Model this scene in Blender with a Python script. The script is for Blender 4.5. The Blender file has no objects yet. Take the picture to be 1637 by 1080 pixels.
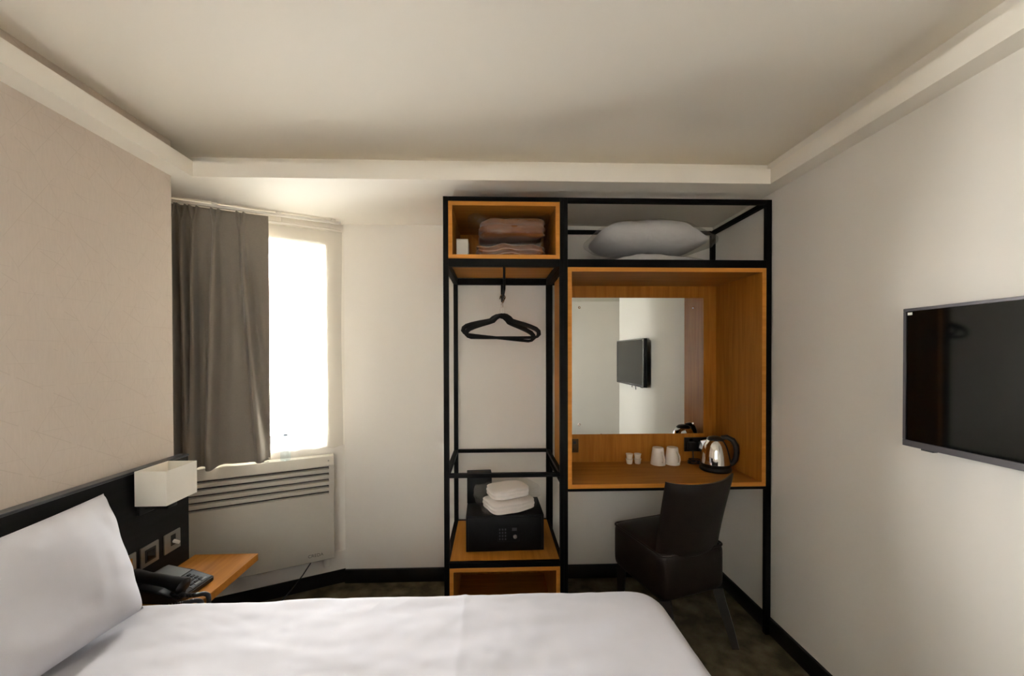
import bpy, bmesh, math, random
from mathutils import Vector, Matrix, noise
random.seed(7)
S = bpy.context.scene
C = S.collection
PI = math.pi

# ------------------------------------------------------------------ camera
def set_camera():
    F, W = 615.0, 1637.0
    a = math.atan(20 / F); p = math.radians(.5); g = math.radians(.14)
    f = Vector((math.sin(a) * math.cos(p), math.cos(a) * math.cos(p), -math.sin(p)))
    r0 = Vector((math.cos(a), -math.sin(a), 0)); u0 = r0.cross(f)
    r = r0 * math.cos(g) - u0 * math.sin(g); u = u0 * math.cos(g) + r0 * math.sin(g)
    cd = bpy.data.cameras.new('camera'); co = bpy.data.objects.new('camera', cd); C.objects.link(co)
    m = Matrix((r, u, -f)).transposed().to_4x4(); m.translation = (0, 0, 1.45)
    co.matrix_world = m
    cd.sensor_fit = 'HORIZONTAL'; cd.sensor_width = 36.0; cd.lens = F / W * 36.0
    cd.shift_x = .0064; cd.shift_y = .0197; cd.clip_start = .02
    S.camera = co
set_camera()

# ------------------------------------------------------------------ world, daylight, exposure
WORLD_STRENGTH = 34.0
w = bpy.data.worlds.new('overcast_sky'); S.world = w; w.use_nodes = True
bg = w.node_tree.nodes['Background']; bg.inputs[1].default_value = WORLD_STRENGTH
def sky_nodes():
    nt = w.node_tree; tc = nt.nodes.new('ShaderNodeTexCoord'); sp = nt.nodes.new('ShaderNodeSeparateXYZ'); rp = nt.nodes.new('ShaderNodeValToRGB')
    mr = nt.nodes.new('ShaderNodeMapRange'); mr.inputs['From Min'].default_value = -1
    nt.links.new(tc.outputs['Generated'], sp.inputs[0]); nt.links.new(sp.outputs['Z'], mr.inputs['Value']); nt.links.new(mr.outputs[0], rp.inputs['Fac'])
    e = rp.color_ramp.elements; e[0].position = .12; e[0].color = (.10, .095, .09, 1); e[1].position = .56; e[1].color = (1, .985, .965, 1)
    k = e.new(.30); k.color = (.26, .25, .235, 1); k = e.new(.43); k.color = (.80, .78, .74, 1)
    nt.links.new(rp.outputs['Color'], bg.inputs[0])
sky_nodes()
S.view_settings.view_transform = 'Standard'; S.view_settings.look = 'None'
S.view_settings.gamma = 1; S.view_settings.use_curve_mapping = False
S.view_settings.exposure = 1.5
S.cycles.max_bounces = 16; S.cycles.diffuse_bounces = 12; S.cycles.glossy_bounces = 6
S.cycles.transmission_bounces = 8; S.cycles.transparent_max_bounces = 16
S.cycles.use_denoising = True; S.cycles.sample_clamp_indirect = 12; S.cycles.caustics_reflective = False

# window wall frame of reference: origin, along the wall to the left, into the room
W0 = Vector((-.945, 2.50, 0)); WU = Vector((-.914, -.407, 0)).normalized(); WN = Vector((.407, -.914, 0)).normalized()
def wp(u, n, z): return W0 + WU * u + WN * n + Vector((0, 0, z))
OPEN_U = (.115, .80); OPEN_Z = (.885, 2.14)

pl = bpy.data.lights.new('window_daylight_portal', 'AREA'); pl.shape = 'RECTANGLE'
pl.size = OPEN_U[1] - OPEN_U[0]; pl.size_y = OPEN_Z[1] - OPEN_Z[0]; pl.cycles.is_portal = True
po = bpy.data.objects.new('window_daylight_portal', pl); C.objects.link(po)
mm = Matrix((WU, Vector((0, 0, 1)), -WN)).transposed().to_4x4()
if mm.determinant() < 0: mm = Matrix((-WU, Vector((0, 0, 1)), -WN)).transposed().to_4x4()
mm.translation = wp(sum(OPEN_U) / 2, -.285, sum(OPEN_Z) / 2)
po.matrix_world = mm
# unseen window added behind the camera as fill light, with a translucent blind
RW = (-.95, .35, .95, 2.10)
pl2 = bpy.data.lights.new('added_fill_portal', 'AREA'); pl2.shape = 'RECTANGLE'
pl2.size = RW[1] - RW[0]; pl2.size_y = RW[3] - RW[2]; pl2.cycles.is_portal = True
po2 = bpy.data.objects.new('added_fill_portal', pl2); C.objects.link(po2)
m2 = Matrix(((1, 0, 0), (0, 0, 1), (0, -1, 0))).transposed().to_4x4(); m2.translation = ((RW[0] + RW[1]) / 2, -1.42, (RW[2] + RW[3]) / 2)
po2.matrix_world = m2

# ------------------------------------------------------------------ materials
def lin(c):
    c = c / 255.0
    return c / 12.92 if c <= .04045 else ((c + .055) / 1.055) ** 2.4
def rgb(r, g, b): return (lin(r), lin(g), lin(b), 1)
def new_mat(name):
    m = bpy.data.materials.new(name); m.use_nodes = True
    return m, m.node_tree, m.node_tree.nodes['Principled BSDF']
def nd(nt, t, **kw):
    n = nt.nodes.new(t)
    for k, v in kw.items(): setattr(n, k, v)
    return n
def plain(name, col, rough=.5, metal=0, var=.06, scale=30, bump=0, bscale=200, spec=None, sheen=0):
    m, nt, b = new_mat(name)
    tc = nd(nt, 'ShaderNodeTexCoord'); no = nd(nt, 'ShaderNodeTexNoise'); no.inputs['Scale'].default_value = scale
    nt.links.new(tc.outputs['Object'], no.inputs['Vector'])
    mx = nd(nt, 'ShaderNodeMix', data_type='RGBA')
    mx.inputs['A'].default_value = tuple(c * (1 - var) for c in col[:3]) + (1,)
    mx.inputs['B'].default_value = tuple(min(1, c * (1 + var)) for c in col[:3]) + (1,)
    nt.links.new(no.outputs['Fac'], mx.inputs['Factor']); nt.links.new(mx.outputs['Result'], b.inputs['Base Color'])
    b.inputs['Roughness'].default_value = rough; b.inputs['Metallic'].default_value = metal
    if spec is not None: b.inputs['Specular IOR Level'].default_value = spec
    if sheen: b.inputs['Sheen Weight'].default_value = sheen
    if bump:
        n2 = nd(nt, 'ShaderNodeTexNoise'); n2.inputs['Scale'].default_value = bscale; n2.inputs['Detail'].default_value = 4
        nt.links.new(tc.outputs['Object'], n2.inputs['Vector'])
        bp = nd(nt, 'ShaderNodeBump'); bp.inputs['Strength'].default_value = bump; bp.inputs['Distance'].default_value = .002
        nt.links.new(n2.outputs['Fac'], bp.inputs['Height']); nt.links.new(bp.outputs['Normal'], b.inputs['Normal'])
    return m
def wood(name, dark, light, axis):
    m, nt, b = new_mat(name)
    tc = nd(nt, 'ShaderNodeTexCoord'); mp = nd(nt, 'ShaderNodeMapping')
    sc = [26, 26, 26]; sc[axis] = 1.6; mp.inputs['Scale'].default_value = sc
    nt.links.new(tc.outputs['Object'], mp.inputs['Vector'])
    n1 = nd(nt, 'ShaderNodeTexNoise'); n1.inputs['Scale'].default_value = 1.6; n1.inputs['Detail'].default_value = 6; n1.inputs['Distortion'].default_value = .6
    nt.links.new(mp.outputs['Vector'], n1.inputs['Vector'])
    rp = nd(nt, 'ShaderNodeValToRGB'); rp.color_ramp.elements[0].position = .3; rp.color_ramp.elements[1].position = .72
    rp.color_ramp.elements[0].color = dark; rp.color_ramp.elements[1].color = light
    nt.links.new(n1.outputs['Fac'], rp.inputs['Fac']); nt.links.new(rp.outputs['Color'], b.inputs['Base Color'])
    b.inputs['Roughness'].default_value = .5; b.inputs['Specular IOR Level'].default_value = .2
    return m
def wallpaper():
    m, nt, b = new_mat('patterned_wallpaper')
    tc = nd(nt, 'ShaderNodeTexCoord')
    prev = None
    for k, (ang, sp) in enumerate(((60, .075), (-60, .075), (0, .075), (30, .13))):
        dp = nd(nt, 'ShaderNodeVectorMath', operation='DOT_PRODUCT')
        t = math.radians(ang); dp.inputs[1].default_value = (0, math.sin(t) / sp, math.cos(t) / sp)
        nt.links.new(tc.outputs['Object'], dp.inputs[0])
        fr = nd(nt, 'ShaderNodeMath', operation='FRACT'); nt.links.new(dp.outputs['Value'], fr.inputs[0])
        lt = nd(nt, 'ShaderNodeMath', operation='LESS_THAN'); lt.inputs[1].default_value = .02; nt.links.new(fr.outputs[0], lt.inputs[0])
        nz = nd(nt, 'ShaderNodeTexNoise'); nz.inputs['Scale'].default_value = 7 + k * 2; nz.inputs['Detail'].default_value = 1
        mp = nd(nt, 'ShaderNodeMapping'); mp.inputs['Location'].default_value = (k * 3.1, k * 1.7, 0)
        nt.links.new(tc.outputs['Object'], mp.inputs['Vector']); nt.links.new(mp.outputs['Vector'], nz.inputs['Vector'])
        g = nd(nt, 'ShaderNodeMath', operation='GREATER_THAN'); g.inputs[1].default_value = .5; nt.links.new(nz.outputs['Fac'], g.inputs[0])
        mu = nd(nt, 'ShaderNodeMath', operation='MULTIPLY'); nt.links.new(lt.outputs[0], mu.inputs[0]); nt.links.new(g.outputs[0], mu.inputs[1])
        if prev is None: prev = mu
        else:
            mxn = nd(nt, 'ShaderNodeMath', operation='MAXIMUM'); nt.links.new(prev.outputs[0], mxn.inputs[0]); nt.links.new(mu.outputs[0], mxn.inputs[1]); prev = mxn
    wv = nd(nt, 'ShaderNodeTexNoise'); wv.inputs['Scale'].default_value = 220
    mw = nd(nt, 'ShaderNodeMapping'); mw.inputs['Scale'].default_value = (1, 1, .12)
    nt.links.new(tc.outputs['Object'], mw.inputs['Vector']); nt.links.new(mw.outputs['Vector'], wv.inputs['Vector'])
    mx = nd(nt, 'ShaderNodeMix', data_type='RGBA'); mx.inputs['A'].default_value = rgb(202, 189, 177); mx.inputs['B'].default_value = rgb(212, 199, 187)
    nt.links.new(wv.outputs['Fac'], mx.inputs['Factor'])
    m2 = nd(nt, 'ShaderNodeMix', data_type='RGBA'); m2.inputs['B'].default_value = rgb(190, 176, 162)
    sc = nd(nt, 'ShaderNodeMath', operation='MULTIPLY'); sc.inputs[1].default_value = .5; nt.links.new(prev.outputs[0], sc.inputs[0])
    nt.links.new(sc.outputs[0], m2.inputs['Factor']); nt.links.new(mx.outputs['Result'], m2.inputs['A'])
    nt.links.new(m2.outputs['Result'], b.inputs['Base Color']); b.inputs['Roughness'].default_value = .75
    return m
def carpet():
    m, nt, b = new_mat('mottled_carpet')
    tc = nd(nt, 'ShaderNodeTexCoord')
    n1 = nd(nt, 'ShaderNodeTexNoise'); n1.inputs['Scale'].default_value = 9; n1.inputs['Detail'].default_value = 5
    n2 = nd(nt, 'ShaderNodeTexNoise'); n2.inputs['Scale'].default_value = 260; n2.inputs['Detail'].default_value = 2
    for n in (n1, n2): nt.links.new(tc.outputs['Object'], n.inputs['Vector'])
    rp = nd(nt, 'ShaderNodeValToRGB'); rp.color_ramp.elements[0].position = .38; rp.color_ramp.elements[1].position = .66
    rp.color_ramp.elements[0].color = rgb(84, 75, 58); rp.color_ramp.elements[1].color = rgb(132, 121, 98)
    nt.links.new(n1.outputs['Fac'], rp.inputs['Fac'])
    mx = nd(nt, 'ShaderNodeMix', data_type='RGBA', blend_type='MULTIPLY'); mx.inputs['Factor'].default_value = .6
    nt.links.new(rp.outputs['Color'], mx.inputs['A']); nt.links.new(n2.outputs['Color'], mx.inputs['B'])
    nt.links.new(mx.outputs['Result'], b.inputs['Base Color']); b.inputs['Roughness'].default_value = .95; b.inputs['Specular IOR Level'].default_value = .1
    bp = nd(nt, 'ShaderNodeBump'); bp.inputs['Strength'].default_value = .7; bp.inputs['Distance'].default_value = .006
    nt.links.new(n2.outputs['Fac'], bp.inputs['Height']); nt.links.new(bp.outputs['Normal'], b.inputs['Normal'])
    return m
def sheer():
    m, nt, b = new_mat('sheer_voile'); nt.nodes.remove(b)
    tc = nd(nt, 'ShaderNodeTexCoord'); no = nd(nt, 'ShaderNodeTexNoise'); no.inputs['Scale'].default_value = 60
    nt.links.new(tc.outputs['Object'], no.inputs['Vector'])
    rp = nd(nt, 'ShaderNodeValToRGB'); rp.color_ramp.elements[0].color = (.84, .81, .70, 1); rp.color_ramp.elements[1].color = (.92, .89, .79, 1)
    nt.links.new(no.outputs['Fac'], rp.inputs['Fac'])
    tr = nd(nt, 'ShaderNodeBsdfTransparent'); tl = nd(nt, 'ShaderNodeBsdfTranslucent'); df = nd(nt, 'ShaderNodeBsdfDiffuse')
    nt.links.new(rp.outputs['Color'], tl.inputs['Color']); nt.links.new(rp.outputs['Color'], df.inputs['Color'])
    m1 = nd(nt, 'ShaderNodeMixShader'); m1.inputs[0].default_value = .4; nt.links.new(tl.outputs[0], m1.inputs[1]); nt.links.new(df.outputs[0], m1.inputs[2])
    m2 = nd(nt, 'ShaderNodeMixShader'); m2.inputs[0].default_value = .27; nt.links.new(tr.outputs[0], m2.inputs[1]); nt.links.new(m1.outputs[0], m2.inputs[2])
    nt.links.new(m2.outputs[0], nt.nodes['Material Output'].inputs['Surface'])
    return m
def fill_blind_cloth():
    m, nt, b = new_mat('added_fill_blind_cloth'); nt.nodes.remove(b)
    tc = nd(nt, 'ShaderNodeTexCoord'); no = nd(nt, 'ShaderNodeTexNoise'); no.inputs['Scale'].default_value = 300
    nt.links.new(tc.outputs['Object'], no.inputs['Vector'])
    rp = nd(nt, 'ShaderNodeValToRGB'); rp.color_ramp.elements[0].color = (.80, .79, .77, 1); rp.color_ramp.elements[1].color = (.88, .87, .85, 1)
    nt.links.new(no.outputs['Fac'], rp.inputs['Fac'])
    tl = nd(nt, 'ShaderNodeBsdfTranslucent'); df = nd(nt, 'ShaderNodeBsdfDiffuse'); nt.links.new(rp.outputs['Color'], tl.inputs['Color']); nt.links.new(rp.outputs['Color'], df.inputs['Color'])
    m1 = nd(nt, 'ShaderNodeMixShader'); m1.inputs[0].default_value = 1 - FILL_BLIND; nt.links.new(tl.outputs[0], m1.inputs[1]); nt.links.new(df.outputs[0], m1.inputs[2])
    nt.links.new(m1.outputs[0], nt.nodes['Material Output'].inputs['Surface'])
    return m
FILL_BLIND = .48  # share of sky light the added blind passes as fill
def film(name, tint=(.95, .95, .95, 1), gloss=.14, haze=.06):
    m, nt, b = new_mat(name); nt.nodes.remove(b)
    tc = nd(nt, 'ShaderNodeTexCoord'); no = nd(nt, 'ShaderNodeTexNoise'); no.inputs['Scale'].default_value = 45; no.inputs['Detail'].default_value = 3
    nt.links.new(tc.outputs['Object'], no.inputs['Vector'])
    bp = nd(nt, 'ShaderNodeBump'); bp.inputs['Strength'].default_value = .9; bp.inputs['Distance'].default_value = .01
    nt.links.new(no.outputs['Fac'], bp.inputs['Height'])
    tr = nd(nt, 'ShaderNodeBsdfTransparent'); tr.inputs[0].default_value = tint
    gl = nd(nt, 'ShaderNodeBsdfGlossy'); gl.inputs['Roughness'].default_value = .15; nt.links.new(bp.outputs['Normal'], gl.inputs['Normal'])
    df = nd(nt, 'ShaderNodeBsdfDiffuse'); df.inputs[0].default_value = (.8, .8, .8, 1)
    m1 = nd(nt, 'ShaderNodeMixShader'); m1.inputs[0].default_value = haze / (haze + gloss); nt.links.new(gl.outputs[0], m1.inputs[1]); nt.links.new(df.outputs[0], m1.inputs[2])
    m2 = nd(nt, 'ShaderNodeMixShader'); m2.inputs[0].default_value = haze + gloss; nt.links.new(tr.outputs[0], m2.inputs[1]); nt.links.new(m1.outputs[0], m2.inputs[2])
    nt.links.new(m2.outputs[0], nt.nodes['Material Output'].inputs['Surface'])
    return m
def pane_glass():
    m, nt, b = new_mat('window_glass'); nt.nodes.remove(b)
    fr = nd(nt, 'ShaderNodeFresnel'); fr.inputs[0].default_value = 1.45
    tr = nd(nt, 'ShaderNodeBsdfTransparent'); tr.inputs[0].default_value = (.97, .98, .98, 1); gl = nd(nt, 'ShaderNodeBsdfGlossy'); gl.inputs['Roughness'].default_value = .02
    m2 = nd(nt, 'ShaderNodeMixShader'); nt.links.new(fr.outputs[0], m2.inputs[0]); nt.links.new(tr.outputs[0], m2.inputs[1]); nt.links.new(gl.outputs[0], m2.inputs[2])
    nt.links.new(m2.outputs[0], nt.nodes['Material Output'].inputs['Surface'])
    return m

M = {
    'wall': plain('warm_white_wall_paint', rgb(236, 232, 225), .65, var=.015, scale=3, bump=.08, bscale=350),
    'ceil': plain('matt_white_ceiling_paint', rgb(240, 235, 225), .8, var=.015, scale=2, bump=.05, bscale=300),
    'paper': wallpaper(), 'carpet': carpet(), 'sheer': sheer(), 'glass': pane_glass(),
    'blind': fill_blind_cloth(), 'film': film('clear_plastic_film', (.98, .98, .98, 1), .055, .015), 'film2': film('hazy_plastic_film', (.93, .93, .91, 1), .09, .05),
    'film3': film('glossy_plastic_film', (.97, .97, .97, 1), .08, .012),
    'bottle': film('clear_bottle_plastic', (.92, .97, .995, 1), .10, .03),
    'skirt': plain('black_painted_skirting', rgb(16, 15, 14), .45, var=.2),
    'metal': plain('black_powder_coated_steel', rgb(10, 9, 9), .5, var=.15, scale=60, bump=.1, bscale=600, spec=.12),
    'woodx': wood('oak_veneer_along', rgb(158, 99, 28), rgb(184, 122, 47), 0),
    'woody': wood('oak_veneer_deep', rgb(158, 99, 28), rgb(184, 122, 47), 1),
    'woodz': wood('oak_veneer_upright', rgb(158, 99, 28), rgb(184, 122, 47), 2),
    'edge': wood('oak_edge_banding', rgb(190, 122, 44), rgb(210, 142, 62), 0),
    'mdf': plain('dark_mdf', rgb(52, 40, 30), .7),
    'mirror': plain('silvered_mirror', (.86, .89, .87, 1), .0, 1, var=.0),
    'chrome': plain('polished_chrome', (.82, .80, .77, 1), .07, 1, var=.02),
    'satin': plain('brushed_steel', rgb(150, 146, 138), .36, .85, var=.06, scale=80),
    'head': wood('black_stained_wood', rgb(17, 16, 16), rgb(27, 26, 26), 1),
    'headtop': plain('charcoal_laminate_edge', rgb(56, 58, 64), .3, var=.08),
    'heater': plain('white_enamelled_steel', rgb(196, 191, 180), .42, var=.02),
    'heaterdark': plain('slot_shade_and_control_dark', rgb(40, 38, 36), .7),  # shade painted into the heater grooves; also the control slot
    'white': plain('white_plastic', rgb(232, 228, 220), .4, var=.02),
    'linen': plain('white_cotton', rgb(196, 195, 201), .85, var=.02, scale=14, bump=.12, bscale=500, sheen=.1),
    'shade': plain('white_fabric_shade', rgb(234, 229, 218), .8, var=.02, bump=.15, bscale=700),
    'curtain': plain('grey_blackout_fabric', rgb(138, 130, 120), .85, var=.08, scale=120, bump=.2, bscale=600, sheen=.15),
    'leather': plain('dark_brown_leather', rgb(27, 18, 15), .42, var=.2, scale=25, bump=.3, bscale=160, spec=.35),
    'darkwood': plain('dark_stained_beech', rgb(30, 21, 17), .4, var=.2),
    'blackp': plain('black_plastic', rgb(20, 20, 22), .35, var=.15),
    'gloss': plain('glossy_black_screen', rgb(6, 7, 7), .06, var=.1),
    'bezel': plain('dark_grey_bezel', rgb(66, 62, 64), .35, .4, var=.08),
    'greyp': plain('grey_plastic', rgb(120, 124, 126), .45, var=.05),
    'safe': plain('black_textured_steel', rgb(10, 9, 9), .5, var=.2, scale=200, bump=.15, bscale=500, spec=.2),
    'velvet': plain('black_velvet_flocking', rgb(14, 13, 14), .95, var=.2, sheen=.1),
    'towel': plain('white_terry_towel', rgb(236, 228, 222), .95, var=.04, scale=120, bump=.6, bscale=260, sheen=.2),
    'blanket': plain('brown_fleece', rgb(122, 68, 20), .95, var=.15, scale=40, bump=.4, bscale=120, sheen=.2),
    'china': plain('white_glazed_china', rgb(236, 231, 224), .2, var=.01),
    'card': plain('white_card', rgb(222, 220, 212), .7, var=.02),
}

# ------------------------------------------------------------------ helpers
class MB:
    def __init__(s): s.bm = bmesh.new()
    def box(s, x0, x1, y0, y1, z0, z1, bev=0, seg=2, mat=None):
        r = bmesh.ops.create_cube(s.bm, size=1)
        vs = r['verts']
        c = Vector(((x0 + x1) / 2, (y0 + y1) / 2, (z0 + z1) / 2)); d = (abs(x1 - x0), abs(y1 - y0), abs(z1 - z0))
        for v in vs: v.co = Vector((v.co.x * d[0], v.co.y * d[1], v.co.z * d[2])) + c
        if bev:
            es = list({e for v in vs for e in v.link_edges})
            r2 = bmesh.ops.bevel(s.bm, geom=es, offset=bev, segments=seg, profile=.5, affect='EDGES')
            vs = list({v for v in vs if v.is_valid} | set(r2['verts']))
        if mat is not None:
            for v in vs: v.co = mat @ v.co
        return vs
    def prism(s, prof, d0, d1, f):
        """profile list of (a,b); f(a,b,t)->Vector; extruded from t=d0 to d1"""
        A = [s.bm.verts.new(f(a, b, d0)) for a, b in prof]; B = [s.bm.verts.new(f(a, b, d1)) for a, b in prof]
        n = len(prof)
        for i in range(n): s.bm.faces.new((A[i], A[(i + 1) % n], B[(i + 1) % n], B[i]))
        s.bm.faces.new(A[::-1]); s.bm.faces.new(B)
    def tube(s, pts, r, seg=8, closed=False, caps=True):
        pts = [Vector(p) for p in pts]; n = len(pts)
        rad = r if isinstance(r, (list, tuple)) else [r] * n
        rings = []; up = None
        for i, p in enumerate(pts):
            a = pts[(i - 1) % n] if (closed or i > 0) else p
            b = pts[(i + 1) % n] if (closed or i < n - 1) else p
            t = (b - a).normalized()
            if up is None:
                up = Vector((0, 0, 1)) if abs(t.z) < .9 else Vector((1, 0, 0))
            x = up - t * up.dot(t)
            if x.length < 1e-6: x = Vector((1, 0, 0)) - t * t.x
            x.normalize(); y = t.cross(x); up = x
            rings.append([s.bm.verts.new(p + (x * math.cos(2 * PI * k / seg) + y * math.sin(2 * PI * k / seg)) * rad[i]) for k in range(seg)])
        for i in range(n if closed else n - 1):
            A, B = rings[i], rings[(i + 1) % n]
            for k in range(seg): s.bm.faces.new((A[k], A[(k + 1) % seg], B[(k + 1) % seg], B[k]))
        if caps and not closed: s.bm.faces.new(rings[0][::-1]); s.bm.faces.new(rings[-1])
    def lathe(s, prof, c=(0, 0, 0), seg=32, axis=None):
        c = Vector(c); rings = []
        R = axis if axis is not None else Matrix.Identity(3)
        for r, z in prof:
            if r < 1e-6: rings.append([s.bm.verts.new(c + R @ Vector((0, 0, z)))])
            else: rings.append([s.bm.verts.new(c + R @ Vector((r * math.cos(2 * PI * k / seg), r * math.sin(2 * PI * k / seg), z))) for k in range(seg)])
        for A, B in zip(rings, rings[1:]):
            for k in range(seg):
                j = (k + 1) % seg
                if len(A) == 1 and len(B) == 1: continue
                if len(A) == 1: s.bm.faces.new((A[0], B[j], B[k]))
                elif len(B) == 1: s.bm.faces.new((A[k], A[j], B[0]))
                else: s.bm.faces.new((A[k], A[j], B[j], B[k]))
        if len(rings[0]) > 1: s.bm.faces.new(rings[0][::-1])
        if len(rings[-1]) > 1: s.bm.faces.new(rings[-1])
    def grid(s, nu, nv, f, wrap_u=False):
        V = [[s.bm.verts.new(f(i / nu, j / nv)) for j in range(nv + 1)] for i in range(nu if wrap_u else nu + 1)]
        for i in range(nu):
            A, B = V[i], V[(i + 1) % len(V)]
            for j in range(nv): s.bm.faces.new((A[j], B[j], B[j + 1], A[j + 1]))
        return V
    def soft(s, w, d, h, n=14, power=6, f=None, c=(0, 0, 0)):
        """cushion-like rounded box w x d x h resting on z=0; f(p, unit) displaces"""
        old = set(s.bm.verts)
        r = bmesh.ops.create_cube(s.bm, size=2); es = list({e for v in r['verts'] for e in v.link_edges})
        bmesh.ops.subdivide_edges(s.bm, edges=es, cuts=n, use_grid_fill=True)
        vs = [v for v in s.bm.verts if v not in old]; c = Vector(c)
        for v in vs:
            p = v.co.copy(); k = (abs(p.x) ** power + abs(p.y) ** power + abs(p.z) ** power) ** (1 / power)
            q = p / k if k else p
            o = Vector((q.x * w / 2, q.y * d / 2, (q.z + 1) * h / 2))
            v.co = (f(o, q) if f else o) + c
    def build(s, name, mat, parent=None, smooth=True, world=True, ang=40):
        bmesh.ops.recalc_face_normals(s.bm, faces=s.bm.faces)
        if parent is not None and world: s.bm.transform(root_matrix(parent).inverted())
        me = bpy.data.meshes.new(name); s.bm.to_mesh(me); s.bm.free()
        me.materials.append(mat)
        if smooth:
            for p in me.polygons: p.use_smooth = True
            me.set_sharp_from_angle(angle=math.radians(ang))
        o = bpy.data.objects.new(name, me); C.objects.link(o)
        if parent is not None: o.parent = parent
        return o
def root_matrix(o):
    m = o.matrix_basis.copy()
    while o.parent is not None:
        o = o.parent; m = o.matrix_basis @ m
    return m
def tag(o, label=None, cat=None, group=None, kind=None):
    if label: o['label'] = label
    if cat: o['category'] = cat
    if group: o['group'] = group
    if kind: o['kind'] = kind
    return o
def thing(name, label, cat, loc=(0, 0, 0), rz=0, group=None):
    o = bpy.data.objects.new(name, None); o.empty_display_size = .05; C.objects.link(o)
    o.location = loc; o.rotation_euler = (0, 0, rz); o.matrix_basis = Matrix.Translation(loc) @ Matrix.Rotation(rz, 4, 'Z')
    return tag(o, label, cat, group)
def struct(o): return tag(o, kind='structure')
def boxpart(name, mat, parent, x0, x1, y0, y1, z0, z1, bev=.0015, seg=1, world=True):
    b = MB(); b.box(x0, x1, y0, y1, z0, z1, bev, seg); return b.build(name, mat, parent, world=world)
def dup(root, loc, rz=0, label=None):
    r = root.copy(); C.objects.link(r); r.location = loc; r.rotation_euler = (0, 0, rz)
    if label: r['label'] = label
    for ch in list(root.children):
        c = ch.copy(); C.objects.link(c); c.parent = r
        for g in ch.children:
            d = g.copy(); C.objects.link(d); d.parent = c
    return r
def nz(p, sc, seed=0): return noise.noise(Vector(p) * sc + Vector((seed * 7.3, seed * 3.1, seed * 1.7)))

# ------------------------------------------------------------------ room shell
XL, XR, YB, YR = -1.485, 1.44, 2.48, -1.30
SOF, LIP, CEIL = 2.28, 2.352, 2.44
b = MB(); b.box(-1.9, 2.75, YR - .1, 2.75, -.1, 0); struct(b.build('floor', M['carpet'], smooth=False))
b = MB(); b.box(-1.9, 2.75, YR - .1, 2.75, CEIL, CEIL + .1); struct(b.build('ceiling', M['ceil'], smooth=False))
b = MB(); b.box(-1.9, XL, YR, 1.834, 0, CEIL); struct(b.build('wall_left', M['paper'], smooth=False))
b = MB(); b.box(-1.9, -1.79, 1.834, 2.3, 0, CEIL); struct(b.build('wall_bay', M['wall'], smooth=False))
b = MB(); b.box(-.945, 2.75, YB, 2.75, 0, CEIL); struct(b.build('wall_back', M['wall'], smooth=False))
b = MB(); b.box(XR, XR + .12, .33, YB, 0, CEIL); struct(b.build('wall_right', M['wall'], smooth=False))
b = MB(); b.box(XR + .12, 2.75, .33, .45, 0, CEIL); struct(b.build('wall_lobby', M['wall'], smooth=False))
b = MB(); b.box(2.65, 2.75, YR, .33, 0, CEIL); struct(b.build('wall_lobby_end', M['wall'], smooth=False))
b = MB(); b.box(-1.9, RW[0], YR - .1, YR, 0, CEIL); b.box(RW[1], 2.75, YR - .1, YR, 0, CEIL); b.box(RW[0], RW[1], YR - .1, YR, 0, RW[2]); b.box(RW[0], RW[1], YR - .1, YR, RW[3], CEIL)
struct(b.build('wall_rear', M['wall'], smooth=False))
b = MB()
for a in ((RW[0], RW[0] + .05, RW[2], RW[3]), (RW[1] - .05, RW[1], RW[2], RW[3]), (RW[0] + .05, RW[1] - .05, RW[2], RW[2] + .05), (RW[0] + .05, RW[1] - .05, RW[3] - .05, RW[3])):
    b.box(a[0], a[1], YR - .09, YR - .04, a[2], a[3], .003, 1)
win2 = struct(b.build('added_fill_window', M['white']))  # unseen window, added to brighten the room from behind
b = MB(); b.box(RW[0] + .05, RW[1] - .05, YR - .068, YR - .062, RW[2] + .05, RW[3] - .05); b.build('pane', M['glass'], win2, smooth=False)
rb = thing('added_fill_blind', 'added translucent white blind over the unseen fill window in the rear wall', 'blind', ((RW[0] + RW[1]) / 2, YR, RW[3]))  # added, unseen; spreads fill light towards the back wall
b = MB(); b.box(RW[0] - .04, RW[1] + .04, YR + .008, YR + .0085, RW[2] - .05, RW[3] + .03); b.build('fabric', M['blind'], rb, smooth=False)
b = MB(); b.tube([(RW[0] - .05, YR + .024, RW[3] + .046), (RW[1] + .05, YR + .024, RW[3] + .046)], .02, 14); b.build('roller', M['white'], rb)
boxpart('bottom_bar', M['white'], rb, RW[0] - .04, RW[1] + .04, YR + .004, YR + .014, RW[2] - .07, RW[2] - .05, .002)
# window wall with its opening
def wbox(b, u0, u1, n0, n1, z0, z1, bev=0):
    m = Matrix((WU, WN, Vector((0, 0, 1)))).transposed().to_4x4(); m.translation = W0
    b.box(u0, u1, n0, n1, z0, z1, bev, 1, m)
b = MB()
TW = -.32
wbox(b, -.06, OPEN_U[0], TW, 0, 0, CEIL); wbox(b, OPEN_U[1], 1.06, TW, 0, 0, CEIL)
wbox(b, OPEN_U[0], OPEN_U[1], TW, 0, 0, OPEN_Z[0]); wbox(b, OPEN_U[0], OPEN_U[1], TW, 0, OPEN_Z[1], CEIL)
struct(b.build('wall_window', M['wall'], smooth=False))
# window: frame, sash, pane
b = MB()
u0, u1, z0, z1 = OPEN_U[0], OPEN_U[1], OPEN_Z[0], OPEN_Z[1]
for a in ((u0, u0 + .03, z0, z1), (u1 - .03, u1, z0, z1), (u0 + .03, u1 - .03, z0, z0 + .045), (u0 + .03, u1 - .03, z1 - .03, z1)):
    wbox(b, a[0], a[1], -.27, -.22, a[2], a[3], .003)
win = struct(b.build('window_1', M['white']))
b = MB(); wbox(b, u0 + .03, u1 - .03, -.248, -.244, z0 + .045, z1 - .03); b.build('pane', M['glass'], win, smooth=False)
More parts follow.
